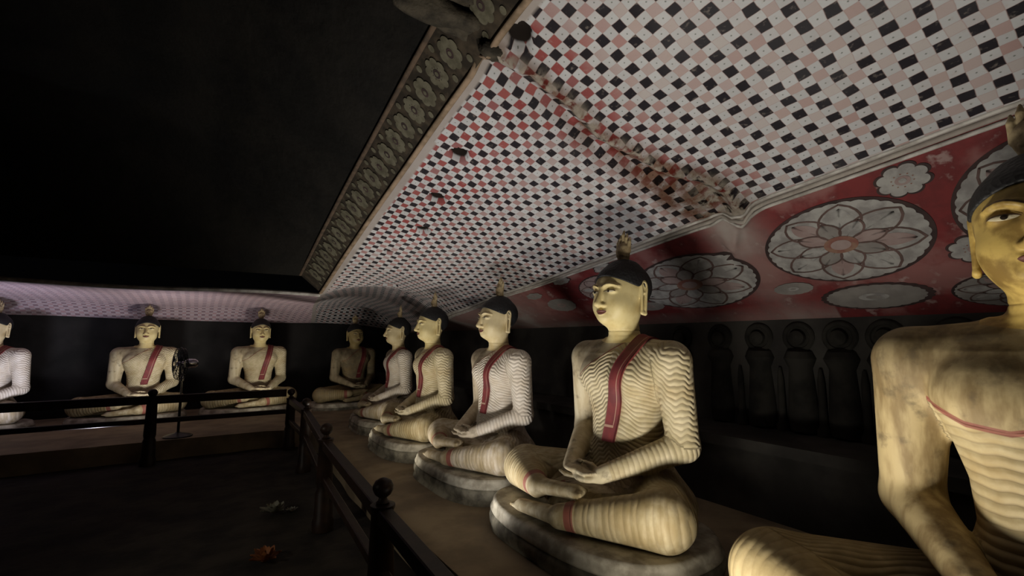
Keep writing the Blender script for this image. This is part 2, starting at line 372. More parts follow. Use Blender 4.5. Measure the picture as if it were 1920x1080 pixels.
def lotus(cx, cy, rx, ry, outer=36, p1=8, core=4, face=1, rot=.2):
    d = Decal(cx, cy, rx, ry)
    sc = 1+.025*np.abs(np.sin(A*outer/2))
    d.fill(1.07*np.cos(A), 1.07*np.sin(A), .004, 0, 7, (0, 0))
    d.fill(sc*np.cos(A), sc*np.sin(A), .008, face, 7, (0, 0))
    for k in range(p1):
        a = rot+2*math.pi*k/p1
        X, Y = petal(a, .12, .97, .50*8/p1); d.line(np.r_[X, X[0]], np.r_[Y, Y[0]], .035, .0105, 3)
        X, Y = petal(a, .35, .88, .25*8/p1); d.fill(X, Y, .0095, 1 if k % 3 else 2, 3)
    for k in range(p1):
        a = rot+math.pi/p1+2*math.pi*k/p1
        X, Y = petal(a, .10, .60, .42*8/p1); d.fill(X, Y, .012, (5, 1, 2)[k % 3], 3); d.line(np.r_[X, X[0]], np.r_[Y, Y[0]], .03, .0135, 3)
    d.fill(.22*np.cos(A), .22*np.sin(A), .015, core, 3, (0, 0)); d.fill(.13*np.cos(A), .13*np.sin(A), .017, 2, 2, (0, 0))
    return tag(d.build('lotus_medallion', PM, frieze))
def rosette(cx, cy, rx, ry, n=8, dark=True, face=1, core=2, rot=0., name='painted_flower', parent=None, mats=None, off=0.):
    d = Decal(cx, cy, rx, ry); amp_ = .20 if n < 12 else .05; lob = 1-amp_+amp_*np.abs(np.sin((A+rot)*n/2))**.6
    if dark: d.fill(1.13*lob*np.cos(A), 1.13*lob*np.sin(A), off+.004, 0, 3, (0, 0))
    d.fill(lob*np.cos(A), lob*np.sin(A), off+.007, face, 4, (0, 0))
    d.fill(.30*np.cos(A), .30*np.sin(A), off+.009, core, 2, (0, 0))
    d.fill(.15*np.cos(A), .15*np.sin(A), off+.011, face, 2, (0, 0))
    if n == 8 and rx > .05:
        for k in range(10):
            a = 2*math.pi*k/10; d.fill(.42*math.cos(a)+.035*np.cos(A[::12]), .42*math.sin(a)+.035*np.sin(A[::12]), off+.009, 4, 1)
    return d.build(name, mats or PM, parent or frieze)
lotus(3.58, 1.36, .245, .46); lotus(3.66, 2.60, .26, .58, rot=.5); lotus(3.56, .40, .25, .36, rot=.1)
lotus(3.52, 3.52, .18, .33, face=2, rot=.3); lotus(3.98, .60, .10, .30, face=5); lotus(3.60, -.55, .25, .40)
rosette(3.965, 1.33, .085, .30, n=26, face=5, core=1); rosette(3.845, 1.81, .05, .145, n=14, face=5, core=1, dark=False)
rosette(3.325, .93, .075, .125); rosette(3.74, .74, .07, .12); rosette(3.27, 3.93, .045, .13, n=7); rosette(3.28, 3.30, .05, .12, n=7)
rosette(3.36, 4.55, .06, .14, n=7, face=5, dark=False); rosette(3.62, 4.35, .13, .22, n=12, face=5, dark=False); rosette(3.80, 3.65, .08, .22, n=12, face=5, dark=False); rosette(3.85, 3.2, .06, .16, n=12, face=5, dark=False)

# --- white band, tan edge moulding
def sweep(name, ycurve, fx, sec, mats, parent, lab=None):
    Yv = np.asarray(ycurve); k = len(sec)
    V = []
    for (dx, dz) in sec:
        x = fx(Yv)+dx; V.append(np.stack([x, Yv, surf_z(fx(Yv)+dx, Yv)*0+surf_base(fx(Yv), Yv)+dz], -1))
    V = np.stack(V, 1).reshape(-1, 3)
    F = gridfaces(len(Yv), k); F2 = np.stack([np.arange(len(Yv)-1)*k+k-1, (np.arange(len(Yv)-1)+1)*k+k-1, (np.arange(len(Yv)-1)+1)*k, np.arange(len(Yv)-1)*k], -1)
    o = link(name, mk(V, np.concatenate([F, F2]), name), mats, parent)
    if lab: tag(o, lab)
    return o
def surf_base(x, y): return surf_z(np.asarray(x), np.asarray(y))
yb = np.linspace(-3.9, 10.6, 420)
def ring(hw, h): return [(-hw, .01), (-hw, -h*.6), (-hw*.5, -h), (hw*.5, -h), (hw, -h*.6), (hw, .01)]
for dx, hw, h, m, nm in ((-.035, .012, .010, 'white_trim', 'white_moulding'), (.0, .014, .020, 'grey_trim', 'grey_moulding'), (.03, .013, .012, 'white_trim', 'white_moulding')):
    sweep(nm, yb, lambda y, dx=dx: Rc(y)[0]+dx, ring(hw, h), M[m], ceil)
ybl = np.linspace(-3.9, 6.2, 300)
sweep('tan_moulding', ybl, lambda y: Lc(y)[0]+.0, ring(.020, .018), M['tan'], ceil)
# --- flowered border strip outside the moulding, then the soot-black vault
def border_z(x, y):
    xl, zl = Lc(y); return zl+.0+(xl-x)*.85
ns = 9; sx = np.linspace(0, .23, ns)
t = NT('border_black_paint'); n = t.noise(12, 5); M['bstrip'] = t.out(t.mix(t.ss(n, .4, .7), (.022, .017, .012), (.06, .045, .03)), .85, t.bump(n, .4, .01))
Yv = np.linspace(-3.9, 6.22, 200); Xs = Lc(Yv)[0][:, None]-sx[None]; Yq2 = np.repeat(Yv[:, None], ns, 1)
bst = link('flower_border', mk(np.stack([Xs, Yq2, border_z(Xs, Yq2)], -1).reshape(-1, 3), gridfaces(len(Yv), ns), 'b'), M['bstrip'], ceil)
tag(bst, 'black border strip with a row of painted cream flowers')
_sz = surf_z
surf_z = lambda x, y: border_z(np.asarray(x), np.asarray(y))
FM = [M['p_black'], M['p_cream'], M['p_black'], M['p_black'], M['p_black'], M['p_cream']]
yy = .55; k = 0
while yy < 6.0:
    if not 2.02 < yy < 2.30: rosette(1.25-.125, yy, .075, .075, n=8 if k % 2 else 7, dark=False, rot=k*.4, parent=bst, mats=FM)
    for sx_ in (-.045, -.205):
        dd = Decal(1.25+sx_, yy+.09, .018, .018); dd.fill(np.cos(A[::9]), np.sin(A[::9]), .005, 1, 1); dd.build('painted_dot', FM, bst)
    yy += .178; k += 1
sweep('tan_moulding', np.linspace(-3.9, 6.2, 300), lambda y: Lc(y)[0]-.245, ring(.018, .015), plain('border_brown', (.09, .06, .04), (.05, .035, .025)), ceil)
surf_z = _sz
# vault
nvx, nvy = 70, 110
yv = np.linspace(-4, 6.22, nvy); xv = np.linspace(0, 1, nvx)
xv0 = Lc(yv)[0]-.23; Xv = xv0[:, None]+(-6-xv0[:, None])*xv[None]**1.3; Yv2 = np.repeat(yv[:, None], nvx, 1)
edge = np.clip((6.22-Yv2)/.5, 0, 1)
Zv = border_z(xv0, yv)[:, None]*1.0+(.55*np.minimum(xv0[:, None]-Xv, 1.6)*.6)*edge+.05*wob(Xv, Yv2, 3.7)*np.clip((xv0[:, None]-Xv)*3, 0, 1)*edge + .5*np.sin(np.clip((6.22-Yv2)/1.2, 0, 1)*np.pi/2)*np.clip((xv0[:, None]-Xv)/1.0, 0, 1)
o = link('soot_vault', mk(np.stack([Xv, Yv2, Zv], -1).reshape(-1, 3), gridfaces(nvy, nvx), 'v'), M['rock_dark'], ceil)
tag(o, 'soot-blackened rock vault')
# edge lip of the far strip
lip = MB(); lip.tube([(x, 6.22, 2.105+.015*math.sin(x*2.3)) for x in np.linspace(-6, 1.25, 80)], .022, 6)
lip.build('white_moulding', M['white_trim'], ceil)
# projecting rock ledge where the crack crosses the border
def blob(name, c, r, mats, parent, seed=0, amp=.22, seg=28, rng_=18):
    V = []; q = np.linspace(0, np.pi, rng_); p = np.linspace(0, 2*np.pi, seg, endpoint=False)
    Q, Pp = np.meshgrid(q, p, indexing='ij'); n = np.stack([np.sin(Q)*np.cos(Pp), np.sin(Q)*np.sin(Pp), np.cos(Q)], -1)
    k = 1+amp*(wob(n[..., 0]*1.0+seed, n[..., 1]+n[..., 2]*.7, 4.2)+.5*wob(n[..., 0]+n[..., 2]*.9, n[..., 1]+seed, 9.))
    V = n*k[..., None]*np.array(r)+np.array(c)
    F = gridfaces(rng_, seg); F2 = np.stack([np.arange(rng_-1)*seg+seg-1, (np.arange(rng_-1)+1)*seg+seg-1, (np.arange(rng_-1)+1)*seg, np.arange(rng_-1)*seg], -1)
    return link(name, mk(V.reshape(-1, 3), np.concatenate([F, F2])[:, ::-1].copy(), name), mats, parent)
M['ledge'] = plain('ledge_rock', (.06, .05, .036), (.018, .015, .011), 9, .85, .8, .02)
blob('rock_ledge', (1.04, 2.14, 3.27), (.27, .095, .060), M['ledge'], ceil, 1.3, .35)
blob('rock_ledge', (1.00, 2.02, 3.33), (.22, .045, .04), M['ledge'], ceil, 2.6, .35)
blob('rock_ledge', (1.28, 2.10, 3.15), (.09, .06, .045), M['ledge'], ceil, 4.1)

# --- floor, platform, walls
def gridmesh(name, x0, x1, y0, y1, z, n, m, amp, mat, f=5., par=None, flip=False):
    X, Y = np.meshgrid(np.linspace(x0, x1, n), np.linspace(y0, y1, m), indexing='ij')
    Z = z+amp*wob(X, Y, f); return link(name, mk(np.stack([X, Y, Z], -1).reshape(-1, 3), gridfaces(n, m, flip), name), mat, par)
tag(gridmesh('floor', -6, 4.2, -4, 11, 0, 120, 160, .012, M['floor'], 6), 'dark uneven cave floor', kind='structure')
PZ = .24
pf = MB()
plat_pts = [(1.30, -4), (1.28, 1.0), (1.30, 3.0), (1.36, 5.0), (1.48, 6.8), (1.40, 7.55), (.9, 7.75), (-1, 7.80), (-6, 7.95)]
outer = [(4.15, -4), (4.15, 1.0), (4.15, 3.0), (4.15, 5.0), (4.15, 6.8), (4.15, 10.95), (.9, 10.95), (-1, 10.95), (-6, 10.95)]
nP = 16; V = []
for a, b in zip(plat_pts, outer):
    V.append((a[0], a[1], -.02)); V.append((a[0], a[1], PZ-.03))
    for q in range(nP):
        s_ = .03*(q == 0)*0+q/(nP-1); V.append((a[0]+(b[0]-a[0])*s_, a[1]+(b[1]-a[1])*s_, PZ+.006*math.sin(q*1.7+a[1]*2)))
plat = link('platform', mk(V, gridfaces(len(plat_pts), nP+2)[:, ::-1].copy(), 'platform'), M['platform'], None, False)
plat.data.shade_smooth(); plat.data.set_sharp_from_angle(angle=math.radians(40))
tag(plat, 'low plastered platform under both rows of statues', kind='structure')
# right wall
def wallmesh(name, pts_bottom, ztop, mat, lab, n=80, m=24, amp=.02):
    P0, P1 = np.array(pts_bottom[0]), np.array(pts_bottom[1]); s = np.linspace(0, 1, n); h = np.linspace(0, 1, m)
    nrm = np.array([-(P1-P0)[1], (P1-P0)[0]]); nrm = nrm/np.linalg.norm(nrm); L = np.linalg.norm(P1-P0)
    Bx = P0[0]+(P1-P0)[0]*s; By = P0[1]+(P1-P0)[1]*s
    Hh = ztop*h[None]+0*s[:, None]; dd = amp*wob(s[:, None]*L+0*h[None], Hh*2, 3.)*np.clip((1-h[None])*8, 0, 1)
    V = np.stack([Bx[:, None]+nrm[0]*dd, By[:, None]+nrm[1]*dd, Hh], -1).reshape(-1, 3)
    o = link(name, mk(V, gridfaces(n, m), name), mat); tag(o, lab, kind='structure'); return o
wr = wallmesh('wall_right', ((4.12, 11), (4.12, -4)), 1.73, M['wall'], 'dark rock wall with faint painted figures behind the right row')
wb = wallmesh('wall_back', ((-6, 10.92), (4.2, 10.92)), 2.04, M['wall_dark'], 'dark rock wall behind the far row of statues')
wallmesh('wall_left', ((-6, -4), (-6, 11)), 4.6, M['rock_dark'], 'sooty cave wall at the far left')
wallmesh('wall_front', ((4.2, -4), (-6, -4)), 4.6, M['rock_dark'], 'sooty cave wall behind the viewer')
# bench along the foot of the right wall
bn = MB(); bn.box((3.55, -4, .2), (4.12, 10.9, .72)); bn.box((3.50, -4, .72), (4.12, 10.9, .80)); bn.build('wall_bench', M['wall'], wr, False)
# standing figures in faint relief: halo, head, shoulders, body
for i, y in enumerate((.55, .95, 1.33, 1.62, 1.92, 2.25, 2.62, 3.05)):
    f = MB(); rot = Matrix.Rotation(math.radians(-90), 3, 'Y')
    prof = [(.115, 0), (.125, .012), (.115, .022), (.092, .022), (.085, .01)]
    f.lathe(prof, (4.115, y, 1.57), 22, 0, rot)
    f.lathe([(.05, 0), (.062, .02), (.058, .045), (.03, .062), (.005, .066)], (4.11, y, 1.565), 14, 0, rot)
    f.lathe([(.10, .0), (.115, .12), (.10, .35), (.09, .5), (.125, .58), (.10, .635), (.04, .66)], (4.12, y, .82), 14)
    f.build('relief_figure', M['relief'], wr)
for i, y in enumerate((1.14, 1.475, 1.77, 2.08, 2.43)):
    f = MB(); f.lathe([(.05, 0), (.05, .05), (.03, .08), (.026, .42), (.012, .52)], (4.10, y, .80), 10); f.build('pilaster', M['relief'], wr)

# ------------------------------------------------------------------ statues: implicit surface -> mesh
class Field:
    def __init__(s, xs, ys, zs):
        s.g = [np.asarray(a, np.float32) for a in (xs, ys, zs)]; s.D = np.full([len(a) for a in s.g], .3, np.float32)
    def loc(s, lo, hi):
        sl = []
        for a, l, h in zip(s.g, lo, hi):
            i = max(np.searchsorted(a, l)-1, 0); j = min(np.searchsorted(a, h)+1, len(a)); sl.append(slice(i, max(j, i+1)))
        sl = tuple(sl)
        X = s.g[0][sl[0]][:, None, None]; Y = s.g[1][sl[1]][None, :, None]; Z = s.g[2][sl[2]][None, None, :]
        return sl, X, Y, Z
    def comb(s, sl, d, k, sub=False):
        a = s.D[sl]
        if sub:
            d = -d; h = np.maximum(k-np.abs(a-d), 0)/k; s.D[sl] = np.maximum(a, d)+h*h*k*.25
        else:
            h = np.maximum(k-np.abs(a-d), 0)/k; s.D[sl] = np.minimum(a, d)-h*h*k*.25
    def cap(s, a, b, ra, rb, k=.03, sc=(1, 1, 1), sub=False):
        a, b = np.array(a, np.float32), np.array(b, np.float32); m = max(ra, rb)/min(sc)+k+.04
        sl, X, Y, Z = s.loc(np.minimum(a, b)-m, np.maximum(a, b)+m)
        d = b-a; L2 = float(d@d)
        t_ = np.clip(((X-a[0])*d[0]+(Y-a[1])*d[1]+(Z-a[2])*d[2])/L2, 0, 1)
        dd = np.sqrt(((X-a[0]-t_*d[0])*sc[0])**2+((Y-a[1]-t_*d[1])*sc[1])**2+((Z-a[2]-t_*d[2])*sc[2])**2)-(ra+(rb-ra)*t_)
        s.comb(sl, dd.astype(np.float32), k, sub)
    def ell(s, c, r, k=.03, sub=False):
        c, r = np.array(c, np.float32), np.array(r, np.float32); m = r+k+.04
        sl, X, Y, Z = s.loc(c-m, c+m)
        x, y, z = X-c[0], Y-c[1], Z-c[2]
        k0 = np.sqrt((x/r[0])**2+(y/r[1])**2+(z/r[2])**2); k1 = np.sqrt((x/r[0]**2)**2+(y/r[1]**2)**2+(z/r[2]**2)**2)+1e-6
        s.comb(sl, (k0*(k0-1)/k1).astype(np.float32), k, sub)
    def nets(s):
        D = s.D; ins = D < 0
        c8 = [ins[i:D.shape[0]-1+i, j:D.shape[1]-1+j, k:D.shape[2]-1+k] for i in (0, 1) for j in (0, 1) for k in (0, 1)]
        n = np.zeros(c8[0].shape, np.int8)
        for c in c8: n += c
        I, J, K = np.nonzero((n > 0) & (n < 8)); idx = np.full(n.shape, -1, np.int32); idx[I, J, K] = np.arange(len(I))
        acc = np.zeros((len(I), 3)); cnt = np.zeros(len(I))
        for ax in range(3):
            o1, o2 = [q for q in range(3) if q != ax]
            for u in (0, 1):
                for v in (0, 1):
                    p = [I.copy(), J.copy(), K.copy()]; p[o1] = p[o1]+u; p[o2] = p[o2]+v; q = [a.copy() for a in p]; q[ax] = q[ax]+1
                    da, db = D[tuple(p)], D[tuple(q)]; m = (da < 0) != (db < 0)
                    tt_ = np.where(m, da/(da-db+1e-12), 0)
                    for k3 in range(3):
                        ga, gb = s.g[k3][p[k3]], s.g[k3][q[k3]]; acc[:, k3] += np.where(m, ga+(gb-ga)*tt_, 0)
                    cnt += m
        V = acc/cnt[:, None]; F = []
        for ax in range(3):
            o1, o2 = [(1, 2), (2, 0), (0, 1)][ax]
            a = [slice(None)]*3; b = [slice(None)]*3; a[ax] = slice(0, -1); b[ax] = slice(1, None)
            e = np.stack(np.nonzero(ins[tuple(a)] != ins[tuple(b)]), 0)
            ok = (e[o1] > 0) & (e[o2] > 0) & (e[o1] < D.shape[o1]-1) & (e[o2] < D.shape[o2]-1); e = e[:, ok]
            q = []
            for du, dv in ((-1, -1), (0, -1), (0, 0), (-1, 0)):
                w_ = e.copy(); w_[o1] += du; w_[o2] += dv; q.append(idx[w_[0], w_[1], w_[2]])
            q = np.stack(q, -1); fl = ins[e[0], e[1], e[2]]
            F.append(np.where(fl[:, None], q, q[:, ::-1]))
        return V, np.concatenate(F)
def axis(lo, hi, flo, fhi, c, f, extra=(9, 9, 0)):
    out = [lo]
    while out[-1] < hi:
        x = out[-1]; st = f if flo <= x <= fhi else (extra[2] if extra[0] <= x <= extra[1] else c); out.append(x+st)
    return out
HS = 1.10; HZ = 1.03; CZ = 1.195
def hp(x, y, z): return (x*HS, y*HS, CZ+(z-1.20)*HZ)
def hr_(a, b, c): return (a*HS, b*HS, c*HZ)

F0 = Field(axis(-.98, .98, -.20, .20, .0105, .0046), axis(-.80, .42, -.26, .20, .0105, .0055, (-.46, -.26, .0062)), axis(-.05, 1.70, 1.14, 1.66, .0105, .0046, (.255, .385, .0052)))
# torso loft
tz = np.array([-.02, .08, .20, .33, .47, .60, .74, .86, .95, 1.01, 1.06, 1.10])
tw = np.array([.36, .36, .33, .265, .225, .235, .275, .315, .325, .305, .24, .13])
td = np.array([.25, .25, .235, .215, .200, .188, .188, .190, .180, .160, .130, .10])
tcy = np.array([.06, .06, .05, .04, .03, .03, .025, .025, .03, .035, .04, .04])
sl, X, Y, Z = F0.loc((-.5, -.4, -.06), (.5, .42, 1.2))
w1, d1, c1 = [np.interp(Z, tz, q).astype(np.float32) for q in (tw, td, tcy)]
kk = (np.abs(X/w1)**2.4+np.abs((Y-c1)/d1)**2.4)**(1/2.4)
dd = np.maximum((kk-1)*np.minimum(w1, d1), np.maximum(Z-1.10, -.03-Z)); F0.comb(sl, dd.astype(np.float32), .02)
for s_ in (-1, 1):
    F0.ell((s_*.14, -.10, .86), (.13, .08, .10), .08)                # chest
    F0.cap((s_*.10, .035, 1.04), (s_*.35, .03, .975), .075, .115, .06)  # shoulder line
    F0.cap((s_*.365, .03, .965), (s_*.405, .055, .49), .116, .092, .035)  # upper arm
    F0.cap((s_*.405, .055, .475), (s_*.135, -.345, .315), .092, .050, .03)  # forearm
    F0.cap((s_*.17, .06, .15), (-.76 if s_ < 0 else .49, -.22, .155), .175, .150, .06)  # thigh
F0.ell((0, .10, .10), (.42, .26, .17), .06); F0.ell((0, -.22, .09), (.46, .26, .12), .05)
F0.cap((-.77, -.26, .155), (-.27, -.50, .175), .150, .068, .05)       # right shin, on top
F0.cap((.50, -.26, .150), (.0, -.545, .085), .152, .070, .05)         # left shin, below
F0.cap((-.27, -.50, .185), (.05, -.455, .215), .060, .050, .03, (1, 1, 1.25))  # right foot
F0.cap((.0, -.545, .080), (-.36, -.565, .052), .058, .044, .02, (1, 1, 1.1))
for q in range(5):
    F0.cap((.04, -.495+.022*q, .213), (.115-.012*q, -.497+.024*q, .222), .017, .014-.001*q, .010)
    F0.cap((-.35, -.600+.018*q, .045+.004*q), (-.425+.010*q, -.602+.020*q, .050+.004*q), .015, .012, .010)
# hands: left below, right above, palms up
F0.ell((.045, -.385, .288), (.085, .062, .027), .03); F0.ell((-.045, -.385, .325), (.085, .060, .024), .03)
for q in range(4):
    F0.cap((-.02, -.425+.025*q, .285), (-.085, -.430+.026*q, .280), .0118, .0115, .004); F0.cap((-.085, -.430+.026*q, .280), (-.150+.008*abs(q-1), -.425+.026*q, .292), .0112, .0092, .004)
    F0.cap((.02, -.425+.025*q, .322), (.080, -.430+.026*q, .318), .0116, .0112, .004); F0.cap((.080, -.430+.026*q, .318), (.140-.008*abs(q-1), -.425+.026*q, .330), .0110, .0090, .004)
for s_ in (-1, 1):
    F0.cap((s_*.10, -.34, .325), (s_*.055, -.345, .355), .020, .016, .012); F0.cap((s_*.055, -.345, .355), (s_*.010, -.365, .368), .0145, .011, .006)
# neck and head
F0.cap((0, .035, 1.02), (0, .01, 1.24), .108, .098, .035)
sl, X, Y, Z = F0.loc((-.14, -.16, 1.09), (.14, .16, 1.19))
F0.D[sl] += (0.0050*np.maximum(0, np.cos((Z-1.1)*2*np.pi/.028))**6*((Z > 1.095) & (Z < 1.17))).astype(np.float32)
F0.ell(hp(0, .02, 1.445), hr_(.147, .178, .158), .05)
F0.ell(hp(0, -.028, 1.355), hr_(.130, .145, .150), .05)
F0.ell(hp(0, -.088, 1.247), hr_(.074, .076, .046), .07); F0.ell(hp(0, -.02, 1.275), hr_(.118, .105, .070), .05)
for s_ in (-1, 1):
    F0.ell(hp(s_*.062, -.085, 1.318), hr_(.060, .062, .058), .05)       # cheek
    F0.ell(hp(s_*.058, -.185, 1.413), hr_(.040, .028, .018), .022, True)  # socket
    F0.ell(hp(s_*.058, -.132, 1.406), hr_(.038, .030, .022), .010)      # eyeball and lids
    br = [hp(s_*(.014+.088*q), -.166+.046*q*q-.006*math.sin(q*3.1), 1.434+.022*math.sin(q*2.6)-.010*q) for q in np.linspace(0, 1, 6)]
    for a, b in zip(br[:-1], br[1:]): F0.cap(a, b, .0075, .0075, .014)
    # long ears with pierced lobes
    F0.ell(hp(s_*.150, .035, 1.435), hr_(.014, .030, .045), .012)
    F0.cap(hp(s_*.150, .012, 1.44), hp(s_*.150, .012, 1.275), .011, .010, .008); F0.cap(hp(s_*.153, .048, 1.42), hp(s_*.154, .034, 1.270), .012, .011, .008)
    F0.cap(hp(s_*.150, .012, 1.270), hp(s_*.154, .034, 1.265), .012, .012, .008)
    F0.ell(hp(s_*.158, .03, 1.43), hr_(.010, .014, .030), .008, True)
    F0.ell(hp(s_*.021, -.170, 1.320), hr_(.017, .020, .013), .012)       # nostril wing
F0.cap(hp(0, -.158, 1.428), hp(0, -.202, 1.330), .0125, .0215, .020)
F0.ell(hp(0, -.190, 1.322), hr_(.017, .020, .014), .012)
F0.ell(hp(0, -.158, 1.287), hr_(.040, .024, .0105), .012); F0.ell(hp(0, -.154, 1.268), hr_(.033, .024, .0115), .010)
F0.ell(hp(0, -.192, 1.278), hr_(.040, .012, .0025), .004, True)
BV, BF = F0.nets(); del F0

def seg_t(P, a, b, r0, r1):
    a, b = np.array(a), np.array(b); d = b-a; t_ = np.clip(((P-a)@d)/(d@d), 0, 1)
    return np.linalg.norm(P-a-t_[:, None]*d, axis=1)-(r0+(r1-r0)*t_), ((P-a)@d)/np.linalg.norm(d)
def paint(P, style):
    x, y, z = P.T
    dLU, tLU = seg_t(P, (.365, .03, .965), (.405, .055, .49), .116, .092); dLF, tLF = seg_t(P, (.405, .055, .475), (.135, -.345, .315), .092, .05)
    dRU, _ = seg_t(P, (-.365, .03, .965), (-.405, .055, .49), .116, .092); dRF, _ = seg_t(P, (-.405, .055, .475), (-.135, -.345, .315), .092, .05)
    dRS, tRS = seg_t(P, (-.77, -.26, .155), (-.27, -.50, .175), .15, .068); dLS, tLS = seg_t(P, (.50, -.26, .15), (.0, -.545, .085), .152, .07)
    dRT, tRT = seg_t(P, (-.17, .06, .15), (-.76, -.22, .155), .175, .15); dLT, tLT = seg_t(P, (.17, .06, .15), (.49, -.22, .155), .175, .15)
    dRFt, _ = seg_t(P, (-.27, -.50, .185), (.11, -.45, .215), .06, .045); dLFt, _ = seg_t(P, (.0, -.545, .08), (-.42, -.57, .052), .058, .04)
    dH = np.minimum(seg_t(P, (-.14, -.40, .31), (.14, -.40, .31), .06, .06)[0], 9)
    w1, d1, c1 = [np.interp(z, tz, q) for q in (tw, td, tcy)]
    dT = ((np.abs(x/w1)**2.4+np.abs((y-c1)/d1)**2.4)**(1/2.4)-1)*np.minimum(w1, d1); dT = np.where((z > 1.13) | (z < .22), 9, dT)
    dSh = seg_t(P, (.12, .035, 1.03), (.37, .03, .975), .075, .115)[0]
    dShR = seg_t(P, (-.12, .035, 1.03), (-.37, .03, .975), .075, .115)[0]
    ids = np.argmin(np.stack([dT, np.minimum(dLU, dSh+.01), dLF, dRU, dRF, dRS, dLS, dRT, dLT, dRFt, dLFt, dH-.0, dShR+.01]), 0)
    wv = .26*np.sin(x*50+3*y+z*7)+.12*np.sin(x*91+z*23+1)+.12*np.sin(y*37+z*11)
    th_ = np.arctan2(y-.045, x-.385); wa = .34*np.sin(5*th_+z*6)+.12*np.sin(11*th_-z*21)
    if style == 1:
        phT = z/.034+wv*.35; zb = np.interp(x, [-.33, -.2, -.1, .0, .10, .2, .33], [.86, .785, .770, .80, .93, 1.06, 1.2])
    else:
        phT = (z+.62*np.abs(x-.03))/.028+wv; zb = np.interp(x, [-.33, -.22, -.12, .0, .12, .33], [.80, .87, .95, 1.03, 1.10, 1.3])
    phA = (1.1-z+.06*np.sin(x*9))/.034+wa
    phF = tLF/.030+.15*np.sin(np.arctan2(z-.4, x)*6)
    ang = wv*.6
    phS = np.where(ids == 5, tRS, tLS)/.040+ang*.7; phTh = (np.where(x < 0, (x*.51-y*.86), (-x*.51-y*.86)))/(.022 if style == 1 else .028)+.3*np.sin(x*30)
    ph = np.select([ids == 0, ids == 1, ids == 2, (ids == 5) | (ids == 6), (ids == 7) | (ids == 8)], [phT, phA, phF, phS, phTh], 0.)
    robe = np.select([ids == 0, ids == 1, ids == 2, ids == 5, ids == 6, (ids == 7) | (ids == 8)],
                     [np.clip((zb-z)/.02, -1, 1), 1., np.clip((.46-tLF)/.02, -1, 1), np.clip((.47-tRS)/.02, -1, 1), np.clip((.49-tLS)/.02, -1, 1), 1.], -1.)
    band = np.select([ids == 5, ids == 6, ids == 0], [.028-np.abs(tRS-.485), .028-np.abs(tLS-.505), (.007 if style == 1 else .004)-np.abs(z-zb)*.75], -1.)
    band = np.where((ids == 0) & (x > .12), -1, band)
    head = np.where(z > 1.20, 1., np.clip((z-1.075-.35*np.maximum(0, np.hypot(x, y-.02)-.115))/.012, -1, 1)); head = np.where((np.hypot(x, y) > .17) & (z < 1.2), -1, head)
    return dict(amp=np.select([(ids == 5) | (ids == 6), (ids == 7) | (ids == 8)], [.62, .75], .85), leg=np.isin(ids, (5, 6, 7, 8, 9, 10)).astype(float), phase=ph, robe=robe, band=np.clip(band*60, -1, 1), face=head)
def statue_mat(name, robe_a, robe_b, groove, skin_a, skin_b, face_a, face_b, ochre=.5):
    t = NT(name); ob = t.coord('Object')
    ph, rb = t.attr('phase'), t.attr('robe')
    big, mid, fine = t.noise(3.2, 4), t.noise(11, 5), t.noise(45, 4)
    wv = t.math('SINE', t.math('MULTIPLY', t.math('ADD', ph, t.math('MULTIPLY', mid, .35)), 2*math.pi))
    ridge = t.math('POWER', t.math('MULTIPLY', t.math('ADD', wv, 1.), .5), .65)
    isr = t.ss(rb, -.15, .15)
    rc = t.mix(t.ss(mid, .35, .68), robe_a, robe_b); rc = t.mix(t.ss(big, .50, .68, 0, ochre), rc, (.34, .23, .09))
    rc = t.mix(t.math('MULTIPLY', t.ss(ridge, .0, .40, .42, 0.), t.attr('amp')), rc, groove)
    st = t.n.new('ShaderNodeMapping'); st.inputs['Scale'].default_value = (16, 16, 4); t.put(st.inputs[0], ob)
    streak = t.noise(1.0, 4, st.outputs[0])
    sk = t.mix(t.ss(streak, .38, .64), skin_a, skin_b); sk = t.mix(t.ss(mid, .52, .70, 0, .7), sk, (.10, .075, .045))
    sx = t.n.new('ShaderNodeSeparateXYZ'); t.put(sx.inputs[0], ob)
    # handled, sooty upper chest and shoulders
    soot = t.math('MULTIPLY', t.ss(t.math('ADD', sx.outputs[2], t.math('MULTIPLY', mid, .25)), .96, 1.10), .42)
    sk = t.mix(soot, sk, (.085, .065, .04))
    c = t.mix(isr, sk, rc)
    # blotchy brown grime on the legs; the tint also tones down overlit knees
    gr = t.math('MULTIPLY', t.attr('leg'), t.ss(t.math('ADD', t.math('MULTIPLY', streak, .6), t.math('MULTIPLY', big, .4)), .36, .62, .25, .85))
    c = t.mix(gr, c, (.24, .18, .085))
    c = t.mix(t.ss(t.attr('band'), -.1, .1, 0, .85), c, t.mix(mid, (.26, .06, .05), (.18, .05, .045)))
    fc = t.mix(t.ss(mid, .40, .66), face_a, face_b)
    isf = t.ss(t.attr('face'), -.2, .2); c = t.mix(isf, c, fc)
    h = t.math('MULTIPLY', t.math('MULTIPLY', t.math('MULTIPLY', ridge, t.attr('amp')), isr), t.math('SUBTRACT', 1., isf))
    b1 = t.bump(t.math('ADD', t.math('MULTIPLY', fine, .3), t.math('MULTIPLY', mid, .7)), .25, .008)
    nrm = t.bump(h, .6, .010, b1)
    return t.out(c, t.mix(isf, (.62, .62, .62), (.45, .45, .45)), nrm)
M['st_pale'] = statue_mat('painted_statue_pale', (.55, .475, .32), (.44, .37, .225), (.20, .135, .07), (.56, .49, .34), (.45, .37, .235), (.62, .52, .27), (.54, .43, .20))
M['st_white'] = statue_mat('painted_statue_white', (.62, .56, .48), (.54, .47, .38), (.25, .18, .13), (.48, .41, .31), (.38, .31, .22), (.60, .50, .30), (.53, .42, .22), .2)
